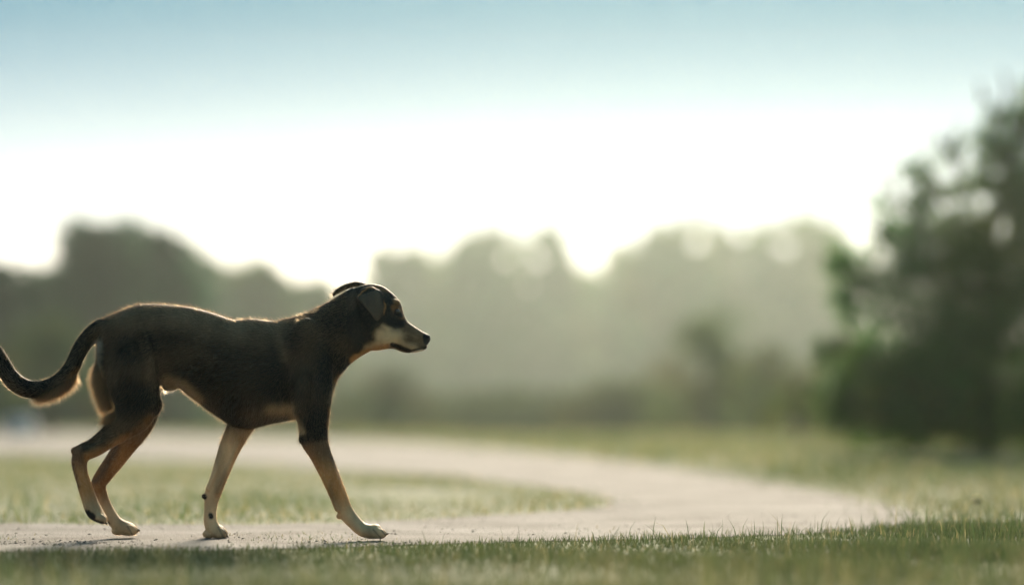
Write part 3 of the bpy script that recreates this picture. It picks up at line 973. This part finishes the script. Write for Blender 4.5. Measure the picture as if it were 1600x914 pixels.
skin = coat(px, py, pd, nz1)

fc = np.empty(len(bm_me.polygons) * 4, np.int32)
tot = np.empty(len(bm_me.polygons), np.int32); bm_me.polygons.foreach_get('loop_total', tot)
lv = np.empty(len(bm_me.loops), np.int32); bm_me.loops.foreach_get('vertex_index', lv)
quads = lv.reshape(-1, 4) if (tot == 4).all() else None
assert quads is not None

m, nn, ll, out = new_mat('dog_coat')
at = nn.new('ShaderNodeAttribute'); at.attribute_name = 'tint'
b = nn.new('ShaderNodeBsdfPrincipled'); b.inputs['Roughness'].default_value = .55
b.inputs['Specular IOR Level'].default_value = .08
ll.new(at.outputs['Color'], b.inputs['Base Color']); ll.new(b.outputs[0], out.inputs['Surface'])
M_COAT = m
# hair: dark where it reflects, golden where the low sun shines through it
m, nn, ll, out = new_mat('dog_fur')
at = nn.new('ShaderNodeAttribute'); at.attribute_name = 'tint'
df = nn.new('ShaderNodeBsdfDiffuse')
rf = nn.new('ShaderNodeBsdfRefraction'); rf.inputs['IOR'].default_value = 1.45; rf.inputs['Roughness'].default_value = .68
mx = nn.new('ShaderNodeMix'); mx.data_type = 'RGBA'; mx.inputs['Factor'].default_value = .65
mx.inputs[7].default_value = (1.0, .80, .55, 1)
tl = nn.new('ShaderNodeBsdfTranslucent'); ll.new(at.outputs['Color'], tl.inputs['Color'])
md_ = nn.new('ShaderNodeMixShader'); md_.inputs[0].default_value = .5
ms = nn.new('ShaderNodeMixShader'); ms.inputs[0].default_value = .66
ll.new(at.outputs['Color'], df.inputs['Color']); ll.new(at.outputs['Color'], mx.inputs[6]); ll.new(mx.outputs[2], rf.inputs['Color'])
ll.new(df.outputs[0], md_.inputs[1]); ll.new(tl.outputs[0], md_.inputs[2]); ll.new(md_.outputs[0], ms.inputs[1]); ll.new(rf.outputs[0], ms.inputs[2]); ll.new(ms.outputs[0], out.inputs['Surface'])
M_FUR = m

O = np.array(dog.location)
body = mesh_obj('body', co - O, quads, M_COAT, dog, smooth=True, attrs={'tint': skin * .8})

# fur: short hairs combed along the body, longer on the breeches and under the tail
def fur(count):
    r = np.random.default_rng(42)
    tri = np.concatenate([quads[:, [0, 1, 2]], quads[:, [0, 2, 3]]])
    a, b_, c = co[tri[:, 0]], co[tri[:, 1]], co[tri[:, 2]]
    nrm = np.cross(b_ - a, c - a)
    ar = np.linalg.norm(nrm, axis=1)
    cx, cy, cd = to_px((a + b_ + c) / 3)
    feather = np.maximum(1 - sstep(6, 16, seg_dist(cx, cy, (142, 572), (170, 648))), (1 - sstep(4, 12, seg_dist(cx, cy, (126, 590), (60, 628)))) * .8)
    w = ar * (1 + 7 * feather)
    bare = ((cx > 661) & (cy < 537)) | (seg_dist(cx, cy, (621, 486), (623, 488)) < 6) | ((cx < 150) & (cy > 797)) | (cy > 838)
    w[bare] = 0
    w /= w.sum()
    f = r.choice(len(tri), count, p=w)
    u, v = r.random(count), r.random(count)
    fl = u + v > 1; u[fl], v[fl] = 1 - u[fl], 1 - v[fl]
    root = a[f] + (b_[f] - a[f]) * u[:, None] + (c[f] - a[f]) * v[:, None]
    N = nrm[f] / (ar[f][:, None] + 1e-12)
    x, y, d = to_px(root)
    # combing flow
    flow = np.zeros((count, 3))
    bones = [((560, 470), (400, 520), (-1, 0, -.35)), ((400, 560), (230, 540), (-1, 0, -.45)), ((664, 530), (590, 480), (-1, 0, .25)), ((590, 540), (520, 590), (-.7, 0, -.7)),
             ((488, 600), (492, 690), (-.15, 0, -1)), ((495, 695), (540, 800), (.4, 0, -1)), ((550, 812), (600, 832), (.9, 0, -.4)), ((372, 665), (330, 820), (-.3, 0, -1)),
             ((205, 540), (210, 640), (-.5, 0, -1)), ((200, 655), (120, 710), (-.9, 0, -.6)), ((124, 720), (150, 805), (.3, 0, -1)), ((156, 760), (185, 820), (.5, 0, -1)),
             ((165, 510), (125, 546), (-.75, 0, -.7)), ((120, 560), (100, 592), (-.6, 0, -.8)), ((95, 596), (40, 606), (-1, 0, -.25)), ((25, 596), (0, 550), (-.3, 0, .9)),
             ((575, 458), (589, 500), (.2, 0, -1))]
    wt = np.zeros(count)
    for p0, p1, dv in bones:
        k = np.exp(-(seg_dist(x, y, p0, p1) / 22) ** 2) + 1e-6
        flow += k[:, None] * np.array(dv); wt += k
    flow /= wt[:, None]
    flow += r.normal(0, .13, (count, 3))
    flow -= N * (flow * N).sum(1)[:, None]
    flow /= np.linalg.norm(flow, axis=1)[:, None] + 1e-9
    fe = feather[f]
    L = np.where(x > 545, np.where(d < -36, .0028, .0045), np.where(y > 690, .0065, .0145))
    L = np.where((x < 150) & (y < 640), .0125, L)
    L = L + .020 * fe
    L *= r.uniform(.6, 1.5, count)
    lift = .36 + .5 * (r.random(count) < .25) + .3 * fe + .25 * fe + r.uniform(-.1, .15, count)
    dirv = flow * np.cos(lift)[:, None] + N * np.sin(lift)[:, None]
    dirv[:, 2] -= .25 * fe
    dirv /= np.linalg.norm(dirv, axis=1)[:, None]
    side = np.cross(dirv, N + r.normal(0, .5, (count, 3))); side /= np.linalg.norm(side, axis=1)[:, None] + 1e-9
    wd = .00015 * r.uniform(.7, 1.3, count)[:, None]
    tip = root + dirv * L[:, None] - N * (L * .12)[:, None]
    root = root - N * .0012
    V = np.stack([root - side * wd, root + side * wd, tip], 1)
    low = V[:, 2, 2] < .0008
    V[low, 2, 2] = .0008
    nz = r.normal(0, 2.2, count)
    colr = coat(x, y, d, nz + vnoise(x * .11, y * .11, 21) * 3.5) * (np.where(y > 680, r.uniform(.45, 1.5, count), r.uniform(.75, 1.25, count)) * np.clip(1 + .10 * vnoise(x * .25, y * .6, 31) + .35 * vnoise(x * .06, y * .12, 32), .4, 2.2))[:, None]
    colr = colr * (1 - .8 * fe[:, None]) + np.array([.75, .52, .32]) * r.uniform(.6, 1.2, (count, 1)) * .8 * fe[:, None]
    tuft = seg_dist(x, y, (256, 613), (269, 611)) < 6
    colr[tuft] = (.8, .76, .7)
    col = np.repeat(colr, 3, 0).reshape(-1, 3, 3).copy()
    col[:, 2] *= 1.5
    V = V.reshape(-1, 3); col = col.reshape(-1, 3)
    # whiskers and chin hairs
    wv, wc = [], []
    for i in range(60):
        if i < 26:
            q = P(r.uniform(640, 660), r.uniform(528, 546), DOG + r.choice([-1, 1]) * 13 * PXM); e = np.array([r.uniform(.1, .9), r.choice([-1, 1]) * .5, r.uniform(-.9, .0)]); le = r.uniform(.012, .03)
        else:
            q = P(r.uniform(600, 660), 0); 
            xx = r.uniform(590, 662); q = P(xx, 548 + (1 if xx < 655 else -4), DOG + r.uniform(-7, 7) * PXM); e = np.array([r.uniform(-.2, .5), r.uniform(-.3, .3), -1]); le = r.uniform(.006, .015)
        e /= np.linalg.norm(e); s_ = np.array([0, 1, 0]) * .0004
        wv += [q - s_, q + s_, q + e * le]; wc += [[.6, .55, .48]] * 3
    V = np.concatenate([V, wv]); col = np.concatenate([col, wc])
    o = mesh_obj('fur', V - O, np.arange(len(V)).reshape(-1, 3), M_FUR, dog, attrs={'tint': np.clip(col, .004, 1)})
    tag(o, kind='stuff')
fur(300000)

# eyes
def eye(dy):
    import bmesh
    bm = bmesh.new()
    bmesh.ops.create_uvsphere(bm, u_segments=20, v_segments=14, radius=.0082)
    me = bpy.data.meshes.new('eye'); bm.to_mesh(me); bm.free()
    for p in me.polygons: p.use_smooth = True
    o = bpy.data.objects.new('eye', me); COL.objects.link(o)
    m, n_, l_, out = new_mat('eye_brown')
    b = n_.new('ShaderNodeBsdfPrincipled'); b.inputs['Base Color'].default_value = (.012, .008, .006, 1); b.inputs['Roughness'].default_value = .25
    l_.new(b.outputs[0], out.inputs['Surface']); me.materials.append(m)
    o.parent = dog
    o.location = Vector(P(620.5, 487, DOG + dy * PXM) - O)
eye(-17.3); eye(17.3)
tag(dog, 'lean dark brown dog with tan legs and muzzle walking along the path', 'dog')
